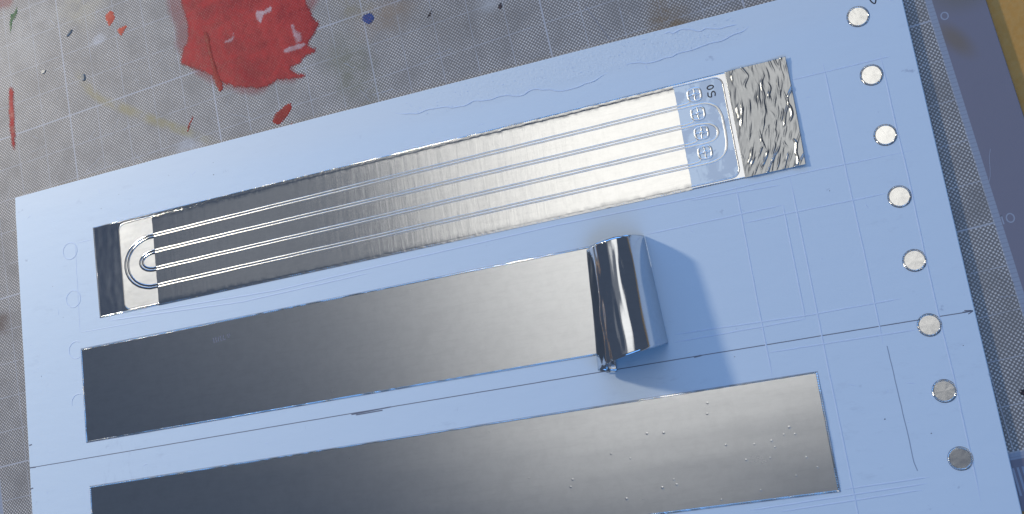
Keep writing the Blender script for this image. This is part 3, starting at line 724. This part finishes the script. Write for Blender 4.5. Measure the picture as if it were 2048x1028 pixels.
# wire loops running under the foil as raised ridges
def tl(v97, v404): return lambda u: v97+(v404-v97)*(u-97)/307.0
T = {'1u': tl(42.8, 39.6), '1l': tl(44.3, 41.1), '2u': tl(52.3, 49.9), '2l': tl(53.8, 51.4), '3u': tl(62.5, 59.9), '3l': tl(64.0, 61.4), '4u': tl(72.6, 70.1), '4l': tl(74.1, 71.6)}
def run(k, a, b): return [(a+(b-a)*i/60, T[k](a+(b-a)*i/60)) for i in range(61)]
def left_u(k0, k1, apex):
    a, b = T[k0](96), T[k1](96); c = (a+b)/2; r = (b-a)/2
    return [(96-(96-apex)*abs(math.sin(math.radians(q)))**.92, c-r*math.cos(math.radians(q))) for q in range(8, 173, 6)]
OUT = catmull([(415.6, 41.0), (419.3, 41.6), (423.0, 44.2), (424.7, 48.2), (425.1, 52.6), (425.0, 60.9), (423.9, 66.6), (420.8, 70.0), (416.2, 71.3), (413.1, 71.5)], 4)
INN = catmull([(412.1, 51.1), (417.4, 51.7), (420.6, 53.8), (421.7, 56.6), (420.8, 59.2), (417.9, 60.9), (411.2, 61.3)], 4)
UA, UB, UC, UD = left_u('1u', '4l', 75.9), left_u('1l', '4u', 77.9), left_u('2u', '3l', 86.1), left_u('2l', '3u', 88.0)
wireA = [run('1u', 405.0, 96.6), run('4l', 96.6, 405.0), run('1l', 405.0, 96.6), run('4u', 96.6, 405.0)]
wireB = [run('2u', 405.0, 96.6), run('3l', 96.6, 405.0), run('2l', 405.0, 96.6), run('3u', 96.6, 405.0)]
leadA = [[(404.8, 39.6), (407.5, 39.6), (410.4, 39.2), (411.9, 38.2)], [(404.8, 71.6)] + OUT[::-1] + [(404.8, 41.1)], [(404.8, 70.1), (407.6, 70.1), (410.4, 69.6), (411.8, 68.4)]]
leadB = [[(404.8, 49.9), (407.5, 49.9), (410.4, 49.3), (411.9, 48.2)], [(404.8, 61.4)] + INN[::-1] + [(404.8, 51.4)], [(404.8, 59.9), (407.6, 59.9), (410.4, 59.4), (411.8, 58.3)]]
zb = Z1+.22
for runs, bends, leads in ((wireA, (UA, UB), leadA), (wireB, (UC, UD), leadB)):
    bm = bmesh.new()
    for wpts in runs: sweep(bm, [(u, v+.10*nz(u*.07, v*.3, 3.0)) for u, v in wpts], ridge_prof(1.15, .14, zb, 8), F1.p)
    for vtx in bm.verts: vtx.co.z += .00004*nz(vtx.co.x*700, vtx.co.y*900, 2.0) if vtx.co.z > (zb-BT+.03)*MM else 0
    wl = link_mesh('wire_loop', bm, 'wire', F1.root, True)
    for b in bends:
        bm = bmesh.new(); sweep(bm, [(96.8, b[0][1])] + b + [(96.8, b[-1][1])], ridge_prof(1.35, .34, zb-.02, 8), F1.p)
        link_mesh('wire_bend', bm, 'bend', wl, True)
    for b in leads:
        bm = bmesh.new(); sweep(bm, catmull(b, 6), ridge_prof(1.25, .17, zb-.02, 8), F1.p)
        link_mesh('wire_lead', bm, 'lead', wl, True)
for k, (u, v) in enumerate(((413.8, 35.8), (413.8, 45.6), (413.8, 55.7), (413.7, 65.8))):
    bm = bmesh.new(); zb = Z1+.22; rr = 3.15
    ring = [(u+rr*math.copysign(abs(math.cos(a))**.62, math.cos(a)), v+rr*math.copysign(abs(math.sin(a))**.62, math.sin(a))) for a in [i*math.pi/20 for i in range(40)]]
    sweep(bm, ring, ridge_prof(1.15, .30, zb, 6), F1.p, True)
    rot = random.uniform(-.25, .25)
    for q in range(4):
        a = rot+q*math.pi/2
        sweep(bm, [(u+.5*math.cos(a), v+.5*math.sin(a)), (u+1.7*math.cos(a+.15), v+1.7*math.sin(a+.15)), (u+3.0*math.cos(a), v+3.0*math.sin(a))], ridge_prof(.75, .34, zb, 5), F1.p)
    pad = link_mesh('contact_pad', bm, 'lead', F1.root, True)
    bm = bmesh.new()
    plate(bm, ell(u, v, 1.25, 1.05, 12, 0, 360, rot)[:-1], zb, zb+.30, F1.p, .25); link_mesh('pad_centre', bm, 'lead', pad, True)
ZF = ZT-.055
zero = ell(422.0, 34.0, 1.55, .95, 22, 20, 385, -.12)
five = catmull([(420.4, 36.3), (420.3, 38.3), (421.7, 38.9), (422.0, 37.2), (423.0, 36.3), (423.8, 37.3), (423.5, 38.9)], 5)
bm = bmesh.new()
for s in (zero, five): sweep(bm, s, flat_prof(.62, ZF+.002, ZF+.03), F1.p)
link_mesh('handwritten_number', bm, 'ink', F1.root)

# ------------------------------------------------------------------ eight foil discs down the right side
DISCS = [(496.1, 16.5), (496.3, 46.3), (496.5, 76.2), (496.6, 106.2), (496.9, 136.6), (497.1, 166.6), (497.2, 196.5), (497.5, 226.4)]
LAB = ['round foil disc at the top of the right-hand column of discs', 'second foil disc from the top in the right-hand column', 'third foil disc from the top in the right-hand column',
       'fourth foil disc from the top in the right-hand column', 'fifth foil disc from the top, just above the crinkled one', 'foil disc with a crinkled upper rim where the pencil line meets it',
       'grey foil disc second from the bottom of the right-hand column', 'dark foil disc at the bottom of the right-hand column']
for k, (u, v) in enumerate(DISCS):
    F = Frame('foil_disc', u, v, BT, LAB[k], 'foil disc', 'foil discs down the right side of the board')
    R0 = 5.05; n = 76; bm = bmesh.new(); tx, ty = random.uniform(-.012, .012), random.uniform(-.012, .012)
    zz = lambda a, b: BT+.16+tx*(a-u)+ty*(b-v)
    cen = bm.verts.new(F.p(u, v, zz(u, v)+.02)); rings = []
    for r in (1.6, 3.0, 4.35):
        rings.append([bm.verts.new(F.p(u+r*math.cos(2*math.pi*i/n), v+r*math.sin(2*math.pi*i/n), zz(u+r*math.cos(2*math.pi*i/n), v+r*math.sin(2*math.pi*i/n))+.02*nz(u+r*math.cos(2*math.pi*i/n), v+r*math.sin(2*math.pi*i/n), k, .6))) for i in range(n)])
    for i in range(n):
        bm.faces.new((cen, rings[0][i-1], rings[0][i]))
        for a, b in zip(rings[:-1], rings[1:]): bm.faces.new((a[i-1], a[i], b[i], b[i-1]))
    link_mesh('face', bm, 'disc', F.root, True)
    bm = bmesh.new(); rr = []
    for i in range(n):
        a = 2*math.pi*i/n; up = i % 2
        am = .32*(.7+.6*random.random())*(1 if up else -.35)
        if k == 5 and 3.6 < a < 5.2: am *= 2.2
        row = [(4.33, .0), (4.72, am), (R0+(.07 if up else -.03), am*.25-.05), (R0, -.155)]
        rr.append([bm.verts.new(F.p(u+r*math.cos(a+.05*(r-4.3)), v+r*math.sin(a+.05*(r-4.3)), zz(u, v)+z)) for r, z in row])
    for i in range(n):
        for j in range(3): bm.faces.new((rr[i-1][j], rr[i][j], rr[i][j+1], rr[i-1][j+1]))
    link_mesh('crimped_rim', bm, 'edge', F.root)
    bm = bmesh.new(); sweep(bm, ell(u, v, 5.12, 5.12, 60)[:-1], flat_prof(.32, BT+.003, BT+.03), F.p, True); link_mesh('contact_shade_edge', bm, 'graphite', F.root)  # dark ring painted as contact shade around the disc
